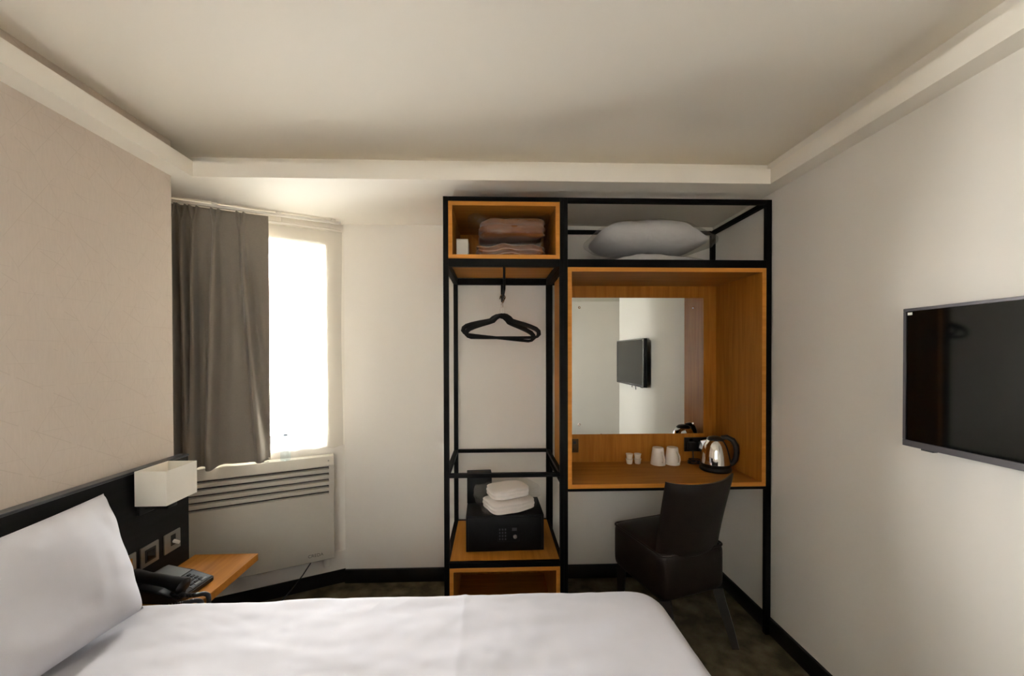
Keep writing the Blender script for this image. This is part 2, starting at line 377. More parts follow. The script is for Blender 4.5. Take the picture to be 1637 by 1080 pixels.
# soffit with its raised lip round the ceiling tray
FL, FR, FB, FN = -1.39, 1.355, 1.84, -.9
b = MB()
b.box(-1.79, FL, FN, FB, SOF, SOF + .03); b.box(FR, XR, FN, FB, SOF, SOF + .03); b.box(-1.79, XR, FB, YB + .2, SOF, SOF + .03)
b.box(-1.79, XR, YR, FN, SOF, SOF + .03)
t = .02
b.box(FL - t, FL, FN, FB, SOF + .03, LIP); b.box(FR, FR + t, FN, FB, SOF + .03, LIP); b.box(FL - t, FR + t, FB, FB + t, SOF + .03, LIP); b.box(FL - t, FR + t, FN - t, FN, SOF + .03, LIP)
struct(b.build('trim_1', M['ceil'], smooth=False))
b = MB(); b.box(-1.79, XR, FB + .14, FB + .2, SOF + .03, CEIL); struct(b.build('trim_2', M['ceil'], smooth=False))
b = MB(); b.box(XR, 2.65, YR, .33, SOF, SOF + .03); struct(b.build('trim_3', M['ceil'], smooth=False))
# skirting
b = MB(); b.box(-.945, XR - .016, YB - .016, YB, 0, .085, .002); struct(b.build('baseboard_back', M['skirt']))
b = MB(); b.box(XR - .016, XR, .33, YB, 0, .085, .002); struct(b.build('baseboard_right', M['skirt']))
b = MB(); wbox(b, -.0, .94, .0, .016, 0, .085, .002); struct(b.build('baseboard_window', M['skirt']))
b = MB(); wbox(b, 0, .94, .0, .012, .085, .205, .002); struct(b.build('trim_4', M['wall']))

# ------------------------------------------------------------------ bed
bed = thing('bed', 'double bed made up with white cotton bedding, against the black headboard', 'bed', (-.42, .70, 0))
boxpart('base', M['blackp'], bed, -1.40, .56, .07, 1.335, .06, .30, .01)
for sx in (-1.38, .48):
    for sy in (.1, 1.24): boxpart('leg', M['darkwood'], bed, sx, sx + .05, sy, sy + .05, 0, .06, .004)
boxpart('mattress', M['linen'], bed, -1.40, .565, .06, 1.345, .3005, .53, .04, 4)

def duvet():
    b = MB()
    X0, X1, Y0, Y1 = -1.43, .605, .02, 1.40
    cx, cy, hx, hy, rc = (X0 + X1) / 2, (Y0 + Y1) / 2, (X1 - X0) / 2, (Y1 - Y0) / 2, .10
    out = []
    def seg(a, c, n): out.extend([(a[0] + (c[0] - a[0]) * i / n, a[1] + (c[1] - a[1]) * i / n) for i in range(n)])
    def arc(ox, oy, a0, n=10): out.extend([(ox + rc * math.cos(a0 + PI / 2 * i / n), oy + rc * math.sin(a0 + PI / 2 * i / n)) for i in range(n)])
    seg((hx, -hy + rc), (hx, hy - rc), 60); arc(hx - rc, hy - rc, 0)
    seg((hx - rc, hy), (-hx + rc, hy), 190); arc(-hx + rc, hy - rc, PI / 2)
    seg((-hx, hy - rc), (-hx, -hy + rc), 60); arc(-hx + rc, -hy + rc, PI)
    seg((-hx + rc, -hy), (hx - rc, -hy), 190); arc(hx - rc, -hy + rc, 1.5 * PI)
    ZT, R = .582, .045
    levels = [(R * (1 - math.sin(k / 6 * PI / 2)), R * (1 - math.cos(k / 6 * PI / 2))) for k in range(7)]   # inset, drop
    levels = list(reversed([(i, d) for i, d in levels]))                    # from edge (inset 0) inward
    levels = [(0.0, .27), (0.0, .2), (0.0, .12)] + levels
    m = 72
    rings = []
    for ins, dr in levels: rings.append((ins, ins, dr))
    for k in range(1, m + 1):
        f = k / (m + .5); rings.append((R + (hx - R) * f, R + (hy - R) * f, 0))
    V = []
    for ix, iy, dr in rings:
        row = []
        for (px, py) in out:
            x = cx + px * (hx - ix) / hx; y = cy + py * (hy - iy) / hy
            y += .028 * (x - X0) / (X1 - X0) * (1 if y > cy else 0) * ((y - cy) / hy)
            z = ZT - dr
            top = 1 - min(1, dr / .05)
            # shallow creases running across, plus a soft dome
            z += top * (.010 * nz((x * .9, y * .9, 0), 2.2, 1) + .0045 * nz((x * 1.2 + y, y * 3.2 - x * .6, 0), 4.5, 2)
                        + .0035 * abs(nz((x * 3.0, y * 9 + x * 2, 0), 1.7, 3)) + .0016 * nz((x, y, 0), 26, 4)
                        + .0035 * math.exp(-((x + .105 + .02 * nz((0, y, 0), 3, 6)) / .009) ** 2) * max(0, nz((y * 3, 0, 0), 2, 8) + .6))
            sd = (1 - top) * .006 * math.sin((x + y) * 17 + 2 * nz((x, y, 0), 3, 5)) * min(1, dr / .1)
            d = Vector((px / hx, py / hy, 0)); d = d.normalized() if d.length else d
            row.append(b.bm.verts.new((x + d.x * sd, y + d.y * sd, z)))
        V.append(row)
    n = len(out)
    for A, B in zip(V, V[1:]):
        for k in range(n): b.bm.faces.new((A[k], A[(k + 1) % n], B[(k + 1) % n], B[k]))
    b.bm.faces.new(V[-1])
    return b.build('duvet', M['linen'], ang=80)
tag(duvet(), 'smooth white duvet spread over the bed, tucked round its foot', 'duvet')

def pillow_grid(b, w, h, t, seed, wr=1.0, n=46):
    def side(sg):
        def f(i, j):
            u, v = 2 * i - 1, 2 * j - 1
            eu = max(0, 1 - abs(u) ** 2.6); ev = max(0, 1 - abs(v) ** 2.6)
            th = (eu * ev) ** .42
            x = u * w / 2 * (1 - .045 * (1 - v * v) ); y = v * h / 2 * (1 - .06 * (1 - u * u))
            e = 1 - eu * ev
            z = sg * t / 2 * th
            z += wr * th * (.012 * nz((x, y, sg), 5, seed) + .006 * e * nz((x * 4, y * 1.3, sg), 8, seed + 1)
                            + .007 * e * nz((x * 1.2 + y * 2.4, y * 1.4 - x * 2.2, sg), 7, seed + 2))
            return Vector((x, y, z))
        return f
    b.grid(n, n, side(1)); b.grid(n, n, side(-1))
    bmesh.ops.remove_doubles(b.bm, verts=b.bm.verts, dist=1e-5)
# upright pillow leaning on the headboard; its face looks towards +X
def bed_pillow():
    b = MB(); w_, h_ = .72, .46; pillow_grid(b, w_, h_, .20, 11, 1.7)
    BR, TR = Vector((-1.170, 1.318, .606)), Vector((-1.395, 1.420, .957))
    BL, TL = Vector((-1.185, .640, .606)), Vector((-1.375, .715, .945))
    nrm = ((TR - BR).cross(BL - BR)).normalized()
    if nrm.x < 0: nrm = -nrm
    for v in b.bm.verts:
        p = v.co.copy(); a = p.x / w_ + .5; c = p.y / h_ + .5
        q = (BL * (1 - a) + BR * a) * (1 - c) + (TL * (1 - a) + TR * a) * c
        v.co = q + nrm * p.z
    return b.build('pillow', M['linen'], ang=80)
tag(bed_pillow(), 'plump white pillow leaning against the black headboard on the bed', 'pillow')

# ------------------------------------------------------------------ headboard, shelf, sockets, lamp, phone
hb = thing('headboard', 'long black stained wood headboard panel fixed to the patterned wall', 'headboard', (XL, .8, .0))
boxpart('panel', M['head'], hb, XL + .001, -1.445, -.35, 1.868, .02, .9755, .001)
boxpart('top_edge', M['headtop'], hb, XL + .001, -1.443, -.35, 1.870, .976, .986, .001)

sh = thing('bedside_shelf', 'oak veneered floating bedside shelf fixed to the headboard under the white lamp', 'shelf', (-1.445, 1.6, .455))
boxpart('shelf_board', M['woody'], sh, -1.444, -1.146, 1.43, 1.902, .455, .488, .0015)
boxpart('edge_strip', M['edge'], sh, -1.1459, -1.1445, 1.43, 1.902, .455, .488, .0)
boxpart('bracket', M['metal'], sh, -1.444, -1.25, 1.86, 1.89, .43, .455, .001)

def plate(y, label, kind):
    X = -1.445
    X += .0006
    t = thing('socket_plate', label, 'socket', (X, y, .575), 0, 'wall plates in a row above the shelf')
    boxpart('plate', M['satin'], t, X, X + .007, y - .043, y + .043, .575, .661, .0025, 2)
    if kind == 'switch':
        boxpart('insert', M['blackp'], t, X + .007, X + .0085, y - .012, y + .014, .60, .648, .001)
        b = MB(); b.tube([(X + .008, y + .003, .618), (X + .032, y + .003, .611)], [.008, .0065], 12); b.build('plug', M['white'], t)
    elif kind == 'blank':
        boxpart('insert', M['blackp'], t, X + .007, X + .009, y - .026, y + .026, .592, .645, .001)
        boxpart('rocker', M['gloss'], t, X + .009, X + .0115, y - .018, y + .018, .60, .637, .001)
    else:
        boxpart('insert', M['woodz'], t, X + .007, X + .0085, y - .02, y + .024, .598, .645, .001)
    return t
plate(1.767, 'brushed steel wall plate with a small white plug, nearest the end of the headboard', 'switch')
plate(1.653, 'brushed steel wall plate with large square black insert, middle of the row behind the phone', 'blank')
plate(1.548, 'brushed steel wall plate half hidden behind the white pillow', 'third')

lamp = thing('wall_lamp', 'white boxy wall lamp with open-topped fabric shade on the black headboard', 'lamp', (-1.445, 1.65, .82))
def shade():
    b = MB(); x0, x1, y0, y1, z0, z1, t = -1.423, -1.30, 1.568, 1.728, .853, .99, .003
    for s_, (a0, a1, c0, c1) in enumerate(((x0, x1, y0, y0 + t), (x0, x1, y1 - t, y1), (x0, x0 + t, y0 + t, y1 - t), (x1 - t, x1, y0 + t, y1 - t))):
        b.box(a0, a1, c0, c1, z0, z1, .0008, 1)
    return b.build('lamp_shade', M['shade'], lamp)
sd = shade()
for z in (.853, .987):
    b = MB(); b.tube([(-1.4215, 1.5695, z), (-1.3015, 1.5695, z), (-1.3015, 1.7265, z), (-1.4215, 1.7265, z)], .0022, 6, closed=True)
    b.build('rim', M['shade'], sd)
boxpart('back_plate', M['blackp'], lamp, -1.4445, -1.433, 1.60, 1.70, .80, .93, .002)
b = MB(); b.box(-1.433, -1.34, 1.625, 1.672, .818, .832, .002); b.tube([(-1.362, 1.648, .832), (-1.362, 1.648, .87)], .012, 12); b.build('arm', M['blackp'], lamp)
b = MB(); b.lathe([(.011, 0), (.013, .012), (.019, .03), (.021, .045), (.015, .062), (0, .068)], (-1.362, 1.648, .87), 16); b.build('bulb', M['white'], lamp)
boxpart('spider', M['satin'], lamp, -1.420, -1.303, 1.645, 1.651, .868, .871, .0)

ph = thing('telephone', 'black corded desk telephone with handset, on the bedside shelf', 'telephone', (-1.318, 1.606, .4887), math.radians(-6))
def phone():
    # local: +x towards the room (bottom of keypad), y across
    prof = [(-.115, 0), (.115, 0), (.115, .022), (.02, .044), (-.09, .062), (-.115, .05)]
    b = MB(); b.prism(prof, -.085, .085, lambda a, c, t: Vector((a, t, c)))
    bmesh.ops.bevel(b.bm, geom=list(b.bm.edges), offset=.004, segments=2, affect='EDGES')
    b.build('base', M['blackp'], ph, world=False)
    def top(x): return .022 + (.115 - x) / .095 * .022 if x > .02 else .044 + (.02 - x) / .11 * .018
    sl = math.atan2(.022, .095)
    def patch(x0, x1, y0, y1, h, bev):
        b = MB(); xm = (x0 + x1) / 2
        m = Matrix.Translation((xm, 0, top(xm))) @ Matrix.Rotation(sl if xm > .02 else math.atan2(.018, .11), 4, 'Y')
        b.box(x0 - xm, x1 - xm, y0, y1, -.001, h, bev, 1, m); return b
    patch(-.088, .016, -.012, .078, .0015, .0005).build('label_panel', M['greyp'], ph, world=False)
    patch(.022, .108, -.012, .078, .0012, .0005).build('keypad_plate', tone, ph, world=False)
    for r in range(4):
        for c in range(3):
            x = .036 + r * .017; y = .004 + c * .021
            patch(x - .005, x + .005, y - .0075, y + .0075, .0045, .001).build('key', M['blackp'], ph, world=False)
    for c in range(2): patch(.094 + 0, .104, .006 + c * .032, .03 + c * .032, .0035, .0008).build('function_key', M['greyp'], ph, world=False)
    # handset lies along x on the near (−y) side
    b = MB(); n = 22; pts = []; rad = []
    for i in range(n + 1):
        s_ = i / n; x = -.118 + .236 * s_
        arch = math.sin(PI * s_)
        pts.append(Vector((x, -.052, .056 + .009 * arch + (.115 - x) * .12)))
        e = min(s_, 1 - s_)
        rad.append(.0195 + .010 * max(0, 1 - e / .30) - (.014 * max(0, 1 - e / .03)))
    b.tube(pts, rad, 16)
    for v in b.bm.verts: v.co.y = -.052 + (v.co.y + .052) * 1.25
    b.build('handset', M['blackp'], ph, world=False)
    for s_ in (-.09, .085):
        b = MB(); b.lathe([(.024, 0), (.026, .012), (.02, .02)], (s_, -.052, top(s_) - .004), 18); b.build('cradle_cup', M['blackp'], ph, world=False)
tone = plain('slate_grey_plastic', rgb(84, 90, 96), .45, var=.05)
phone()
def coil(path, turns, R, r, name, parent):
    pts = [Vector(p) for p in path]; dense = []
    # catmull-rom
    P = [pts[0]] + pts + [pts[-1]]
    for i in range(1, len(P) - 2):
        for k in range(24):
            t = k / 24; a, b_, c_, d = P[i - 1], P[i], P[i + 1], P[i + 2]
            dense.append(.5 * ((2 * b_) + (c_ - a) * t + (2 * a - 5 * b_ + 4 * c_ - d) * t * t + (3 * b_ - a - 3 * c_ + d) * t ** 3))
    dense.append(pts[-1]); out = []; N = turns * 10
    up = Vector((0, 0, 1))
    for k in range(N + 1):
        f = k / N * (len(dense) - 1); i = min(int(f), len(dense) - 2); p = dense[i].lerp(dense[i + 1], f - i)
        t = (dense[i + 1] - dense[i]).normalized(); x = up.cross(t)
        if x.length < .05: x = Vector((1, 0, 0)).cross(t)
        x.normalize(); y = t.cross(x); an = 2 * PI * k / 10
        out.append(p + (x * math.cos(an) + y * math.sin(an)) * R)
    b = MB(); b.tube(out, r, 6); return b.build(name, M['blackp'], parent)
coil([(-1.220, 1.530, .520), (-1.185, 1.552, .503), (-1.150, 1.562, .502), (-1.131, 1.558, .487), (-1.128, 1.542, .43), (-1.128, 1.52, .36)], 46, .0060, .0028, 'cord', ph)
coil([(-1.41, 1.478, .502), (-1.30, 1.468, .501), (-1.20, 1.502, .501), (-1.152, 1.520, .502), (-1.131, 1.522, .485), (-1.131, 1.512, .43), (-1.128, 1.50, .36)], 66, .0060, .0028, 'cord', ph)

# ------------------------------------------------------------------ heater
ht = thing('convector_heater', 'white slatted panel heater standing on the wall below the window', 'heater', tuple(wp(.48, .05, .12)))
HU0, HU1, HB, HF = .075, .86, .0125, .098
def hf(n, z, u): return wp(u, n, z)
cap = [(HB, .207), (HF - .004, .207), (HF, .211), (HF, .778), (HF - .004, .787), (HF - .03, .829), (HF - .035, .831), (HB, .831)]
b = MB()
b.prism(cap, HU0, HU0 + .028, hf); b.prism(cap, HU1 - .028, HU1, hf)
pr = [(HB, .207), (HF - .004, .207), (HF, .211)]
zs = [.615 + k * .0375 for k in range(5)]
for z in zs: pr += [(HF, z - .006), (HF - .024, z + .000), (HF - .024, z + .012), (HF - .005, z + .008), (HF - .001, z + .011)]
pr += [(HF, .778), (HF - .004, .787), (HF - .03, .829), (HF - .035, .831), (HB, .831)]
b.prism(pr, HU0 + .028, HU1 - .028, hf)
b.build('body', M['heater'], ht, ang=20)
for z in zs:
    b = MB(); wbox(b, HU0 + .0285, HU1 - .0285, HF - .0235, HF - .012, z + .0005, z + .0085); b.build('slot_shade_strip', M['heaterdark'], ht, smooth=False)  # dark strips put painted shade inside the slat grooves
for k, u in enumerate((.12, .80)):
    b = MB(); b.tube([wp(u, .062, .208), wp(u, .066, .19), wp(u, .07, .15)], [.024, .022, .015], 14); b.build('foot', M['white'], ht)
for u in (.105, .83):
    b = MB(); b.lathe([(.005, 0), (.005, .0015), (0, .0015)], tuple(wp(u, .085, .806)), 12, Matrix.Rotation(math.radians(-55), 3, WU)); b.build('screw', M['satin'], ht)
b = MB(); wbox(b, .42, .47, .052, .060, .8305, .8325); b.build('control_slot', M['heaterdark'], ht)
def text_mesh(s_, size, depth, mat, name, parent, M4):
    cu = bpy.data.curves.new('lettering', 'FONT'); cu.body = s_; cu.size = size; cu.extrude = depth; cu.align_x = 'CENTER'; cu.align_y = 'CENTER'
    tmp = bpy.data.objects.new('lettering', cu); C.objects.link(tmp)
    dg = bpy.context.evaluated_depsgraph_get(); me = bpy.data.meshes.new_from_object(tmp.evaluated_get(dg))
    bpy.data.objects.remove(tmp); bpy.data.curves.remove(cu)
    me.transform(root_matrix(parent).inverted() @ M4); me.materials.clear(); me.materials.append(mat)
    o = bpy.data.objects.new(name, me); C.objects.link(o); o.parent = parent; return o
mt = Matrix((-WU, Vector((0, 0, 1)), WN)).transposed().to_4x4(); mt.translation = wp(.178, HF + .0003, .247)
text_mesh('CREDA', .026, .0004, plain('grey_print', rgb(92, 88, 84), .5), 'badge', ht, mt)
b = MB()
b.tube([wp(.20, .05, .208), wp(.205, .056, .19), wp(.25, .07, .13), wp(.30, .09, .08), wp(.36, .12, .03), wp(.42, .16, .006), wp(.5, .22, .006), wp(.56, .25, .006)], .0035, 8)
b.build('power_cord', M['blackp'], ht)

bt = thing('water_bottle', 'clear plastic water bottle standing on the heater in front of the window', 'bottle', tuple(wp(.335, .057, .8315)))
b = MB(); b.lathe([(0, 0), (.024, 0), (.027, .004), (.027, .05), (.0255, .055), (.027, .06), (.027, .095), (.022, .115), (.011, .132), (.011, .142), (0, .142)], bt.location, 24); b.build('body', M['bottle'], bt)
b = MB(); b.lathe([(.0125, .1425), (.0125, .156), (0, .156)], bt.location, 18); b.build('cap', plain('pale_blue_cap', rgb(196, 214, 232), .4), bt)
b = MB(); b.lathe([(.0285, .06), (.0285, .092)], bt.location, 24); b.bm.faces.ensure_lookup_table()
for f_ in [f for f in b.bm.faces if len(f.verts) > 4]: b.bm.faces.remove(f_)
b.build('label_band', film('pale_blue_label', (.88, .94, .99, 1), .05, .12), bt)

# ------------------------------------------------------------------ curtains
def grey_curtain():
    b = MB(); UA, UB, ZB, ZT = .412, .93, .842, 2.252
    pl_ = [(.545, -.085, .040, .011), (.660, .030, .066, .015), (.755, .012, .055, .011), (.805, -.006, .048, .009), (.848, .004, .046, .009), (.892, .0, .040, .009)]
    def f(i, j):
        z = ZT + (ZB - ZT) * j; u = UA + (UB - UA) * i
        dz = ZT - z; n = 0; s_ = min(1, dz / 1.35)
        for c, dr, am, wd in pl_:
            cc = c + dr * s_ ** 1.3
            top = .026
            if dz < .105:
                sp = .014 * (1 - dz / .105) + .002
                for sg in (-1, 1):
                    x = (u - c - sg * sp) / .0055; n += top * math.exp(-x * x)
            else:
                g = min(1, (dz - .105) / .35); w = .0085 + (wd - .0085) * g + .008 * s_
                x = (u - cc) / w
                n += (top + (am - top) * g) * math.exp(-abs(x) ** 3.6)
                x2 = (u - cc + 2.4 * w) / (1.3 * w); n -= .026 * g * math.exp(-x2 * x2)
                x2 = (u - cc - 2.2 * w) / (1.1 * w); n -= .010 * g * math.exp(-x2 * x2)
        n += .010 * math.sin((u - .42) * 24 + dz * .5) * min(1, dz / .5)
        if u < .47: n += .012 * ((.47 - u) / .075) * math.sin(dz * 2.2)
        zz = z - .010 * j * math.exp(-((u - .69) / .03) ** 2)
        uu = u - .010 * math.sin(min(1, dz / 1.2) * PI) * (1 - i) * .4
        return wp(uu, .068 + n, zz)
    b.grid(340, 90, f)
    o = b.build('curtain', M['curtain'], ang=180)
    so = o.modifiers.new('thickness', 'SOLIDIFY'); so.thickness = .0025; so.offset = 0
    return tag(o, 'grey pinch-pleated curtain drawn to the left of the bright window', 'curtain')
grey_curtain()
def voile():
    b = MB(); UA, UB, ZB, ZT = .018, .86, .872, 2.225
    def f(i, j):
        u = UA + (UB - UA) * i; z = ZT + (ZB - ZT) * j; dz = ZT - z
        n = .0045 * math.sin(u * 95 + .8 * math.sin(u * 21)) + .003 * math.sin(u * 173 + dz * 1.5) * (1 if dz < .1 else .6)
        n += .004 * math.sin(u * 40 + dz)
        pull = .03 * max(0, 1 - i / .18) * math.sin(PI * min(1, dz / 1.3)) ** 2
        return wp(u + pull * .25, .019 + n * .7, z - .012 * j * (1 - i) * 0 + .006 * math.sin(u * 60) * j)
    b.grid(240, 40, f)
    o = b.build('voile_curtain', M['sheer'], ang=180)
    return tag(o, 'thin cream voile curtain hanging across the window behind the grey curtain', 'curtain')
voile()
def track():
    t = thing('curtain_track', 'white double curtain track under the lowered ceiling above the window', 'curtain track', tuple(wp(.45, .05, 2.245)))
    b = MB(); wbox(b, .03, .94, .080, .098, 2.254, 2.268, .002); b.build('rail', M['white'], t)
    b = MB()
    def rail(a, h, s_): return s_
    pts = [wp(.94, .028, 2.236), wp(.2, .028, 2.236), wp(.10, .026, 2.236), wp(.05, .018, 2.236), wp(.028, .006, 2.236)]
    b.tube(pts, .0085, 8); b.build('rail', M['white'], t)
    for u in (.07, .36, .66, .92):
        b = MB(); wbox(b, u - .012, u + .012, .018, .092, 2.268, 2.28, .001); wbox(b, u - .012, u + .012, .018, .034, 2.243, 2.268, .001); b.build('bracket', M['white'], t)
track()

# ------------------------------------------------------------------ wardrobe and desk unit
wu = thing('wardrobe_unit', 'black steel framed open wardrobe and desk unit with oak boxes against the wall', 'wardrobe', (.59, 2.18, 0))
A0, A1, B0, B1 = -.247, .358, .358, 1.430          # left bay, right bay
Y0, Y1 = 1.930, 2.452
TL, TM, TR = .026, .020, .027
def post(x0, x1, y0, y1, z0, z1): return boxpart('post', M['metal'], wu, x0, x1, y0, y1, z0, z1, .001)
def rail(x0, x1, y0, y1, z0, z1): return boxpart('rail', M['metal'], wu, x0, x1, y0, y1, z0, z1, .001)
D = .024
TOP = 2.240
post(A0, A0 + TL, Y0, Y0 + D, 0, TOP); post(A1 - TM, A1, Y0, Y0 + D, 0, TOP); post(B0, B0 + TM, Y0, Y0 + D, 0, TOP); post(B1 - TR, B1, Y0, Y0 + D, 0, TOP)
post(A0, A0 + TL, Y1 - D, Y1, 0, TOP); post(A1 - TM, A1, Y1 - D, Y1, 0, TOP); post(B0, B0 + TM, Y1 - D, Y1, 0, TOP); post(B1 - TR, B1, Y1 - D, Y1, 0, TOP)
for (a, c, tl, tr) in ((A0, A1, TL, TM), (B0, B1, TM, TR)):
    for y in (Y0, Y1 - D):
        rail(a + tl, c - tr, y, y + D, TOP - .022, TOP)
        rail(a + tl, c - tr, y, y + D, 1.892, 1.931)
    for x, tt in ((a, tl), (c - tr, tr)):
        rail(x, x + tt, Y0 + D, Y1 - D, TOP - .022, TOP); rail(x, x + tt, Y0 + D, Y1 - D, 1.892, 1.931)
# left bay: open rail ring, shelf ring
for z0, z1 in ((.832, .852), (.378, .403)):
    for y in (Y0, Y1 - D): rail(A0 + TL, A1 - TM, y, y + D, z0, z1)
    for x, tt in ((A0, TL), (A1 - TM, TM)): rail(x, x + tt, Y0 + D, Y1 - D, z0, z1)
# right bay: rail under the desk
rail(B0 + TM, B1 - TR, Y0, Y0 + D, .756, .769); rail(B0 + TM, B1 - TR, Y1 - D, Y1, .756, .769)
for x, tt in ((B0, TM), (B1 - TR, TR)): rail(x, x + tt, Y0 + D, Y1 - D, .756, .769)
def oakbox(name, x0, x1, y0, y1, z0, z1, t, back=True, backy=None):
    p = boxpart(name, M['woodx'], wu, x0, x1, y0, y1, z0, z0 + t, .0005)          # bottom board carries the rest
    boxpart('top_board', M['woodx'], p, x0, x1, y0, y1, z1 - t, z1, .0005)
    boxpart('side_board', M['woodz'], p, x0, x0 + t, y0, y1, z0 + t, z1 - t, .0005)
    boxpart('side_board', M['woodz'], p, x1 - t, x1, y0, y1, z0 + t, z1 - t, .0005)
    by = backy or y1
    boxpart('back_board', M['woodz'] if back is True else back, p, x0 + t, x1 - t, by - .012, by, z0 + t, z1 - t, .0)
    e = MB(); ey = y0 - .0012
    e.box(x0, x1, ey, y0, z0, z0 + t); e.box(x0, x1, ey, y0, z1 - t, z1); e.box(x0, x0 + t, ey, y0, z0 + t, z1 - t); e.box(x1 - t, x1, ey, y0, z0 + t, z1 - t)
    e.build('edge_band', M['edge'], p, smooth=False)
    return p
oakbox('cubby_box', A0 + TL, A1 - TM, Y0 + .003, Y1 - .03, 1.932, 2.217, .020)
oakbox('desk_box', B0 + TM, B1 - TR, Y0 + .003, 2.352, .770, 1.891, .021)
oakbox('floor_box', A0 + TL, A1 - TM, Y0 + .003, Y1 - .03, .05, .377, .020)
boxpart('shelf_board', M['woody'], wu, A0 + TL, A1 - TM, Y0 + D, Y1 - D, .385, .404, .0005)
# hanging loop, front to back under the cubby
b = MB()
hx = .058
b.tube([(hx, Y0 + .012, 1.90), (hx, Y0 + .012, 1.80), (hx, Y0 + .020, 1.786), (hx, Y0 + .035, 1.782), (hx, Y1 - .05, 1.782), (hx, Y1 - .026, 1.788), (hx, Y1 - .014, 1.80), (hx, Y1 - .012, 1.90)], .0065, 10)
b.build('hanging_rail', M['metal'], wu)

# hangers
def hanger(y, rz, label):
    t = thing('clothes_hanger', label, 'hanger', (hx, y, 1.782 + .0080), rz, 'black hangers on the rail')
    b = MB(); pts = []
    for k in range(15):
        a = math.radians(200 - k * 17.5); pts.append((math.cos(a) * .0145, 0, -.0055 + math.sin(a) * .0145))
    pts += [(.006, 0, -.028), (0, 0, -.038), (0, 0, -.085)]
    b.tube(pts, .0027, 8); b.build('hook', M['chrome'], t, world=False)
    b = MB(); b.lathe([(.006, -.098), (.0065, -.072), (.0045, -.064), (0, -.064)], (0, 0, 0), 12); b.build('collar', M['white'], t, world=False)
    b = MB(); o = []
    for x, z in ((0, -.078), (.022, -.082), (.040, -.094), (.055, -.110), (.075, -.117), (.12, -.130), (.165, -.145), (.195, -.158), (.210, -.172), (.212, -.188), (.203, -.202), (.185, -.208), (.1, -.209)): o.append((x, z - .031))
    loop = o + [(-x, z) for x, z in reversed(o[1:])]
    b.tube([(x, 0, z) for x, z in loop], [.0085 if z < -.222 else .0135 for x, z in loop], 8, closed=True)
    for v in b.bm.verts: v.co.y *= .4
    b.build('shoulder_frame', M['velvet'], t, world=False)
    return t
h1 = hanger(2.25, math.radians(1), 'black velvet clothes hanger hanging in front, nearer the viewer')
h2 = dup(h1, (hx - .002, 2.302, h1.location.z), math.radians(-9), 'black velvet clothes hanger hanging behind the other one, nearer the wall')
h2.rotation_euler = (0, math.radians(6.5), math.radians(-4))

# safe with tissue box and towels
dim = plain('dim_grey_print', rgb(46, 46, 48), .5)
sf = thing('safe', 'black steel room safe with keypad on the lower wardrobe shelf', 'safe', (.06, 2.165, .4046), math.radians(1.2))
b = MB(); b.box(-.208, .208, -.125, .13, 0, .192, .003, 2); b.build('body', M['safe'], sf, world=False)
b = MB(); b.box(-.196, .196, -.131, -.1255, .012, .182, .002, 2); b.build('door', M['safe'], sf, world=False)
b = MB(); b.box(-.04, .075, -.134, -.1312, .055, .14, .001, 1); b.build('keypad_panel', M['safe'], sf, world=False)
for r in range(4):
    for c in range(3):
        b = MB(); b.box(-.033 + c * .015, -.025 + c * .015, -.1352, -.1341, .064 + r * .017, .074 + r * .017, .0006, 1); b.build('key', dim, sf, world=False)
b = MB(); b.lathe([(.010, 0), (.010, .008), (.0055, .012), (0, .012)], (.052, -.1341, .082), 18, Matrix.Rotation(PI / 2, 3, 'X')); b.build('knob', M['satin'], sf, world=False)
b = MB(); b.box(.036, .062, -.1352, -.1341, .112, .128, .0006, 1); b.build('display', dim, sf, world=False)

tb = thing('tissue_box', 'black cube tissue box standing on the safe behind the towels', 'tissue box', (-.085, 2.252, .5975), math.radians(4))
b = MB(); b.box(-.068, .074, -.042, .042, 0, .168, .003, 2); b.build('cover', M['safe'], tb, world=False)
b = MB(); b.lathe([(.035, .1682), (.038, .1688), (.03, .1692), (0, .1685)], (0, 0, 0), 24)
for v in b.bm.verts: v.co.y *= .5
b.build('opening', M['mdf'], tb, world=False)

def fold_f(h, layers, seed, amp=.006, rough=.004, side='xy'):
    def f(o, q):
        s_ = max(abs(q.x), abs(q.y))
        g = math.sin(o.z / h * layers * 2 * PI - PI / 2)
        k = max(0, (s_ - .8) / .2)
        p = o.copy()
        p.x -= (.5 - .5 * g) * amp * k * (1 if q.x > 0 else -1) * (abs(q.x) > .85)
        p.y -= (.5 - .5 * g) * amp * k * (1 if q.y > 0 else -1) * (abs(q.y) > .85)
        p += Vector((nz(o, 14, seed), nz(o, 14, seed + 1), nz(o, 11, seed + 2))) * rough
        p.z = max(p.z, 0)
        return p
    return f
def towel(loc, rz, w, d, h, seed, label):
    t = MB(); t.soft(w, d, h, 18, 5, fold_f(h, 3, seed, .006, .0045))
    o = t.build('folded_towel', M['towel'], ang=80); o.location = loc; o.rotation_euler = (0, 0, rz)
    return tag(o, label, 'towel', 'bagged towels on the safe')
towel((.085, 2.135, .5985), math.radians(24), .265, .19, .062, 3, 'lower of two folded white towels bagged on the safe')
towel((.080, 2.148, .6625), math.radians(20), .225, .155, .062, 9, 'upper of two folded white towels bagged on the safe')
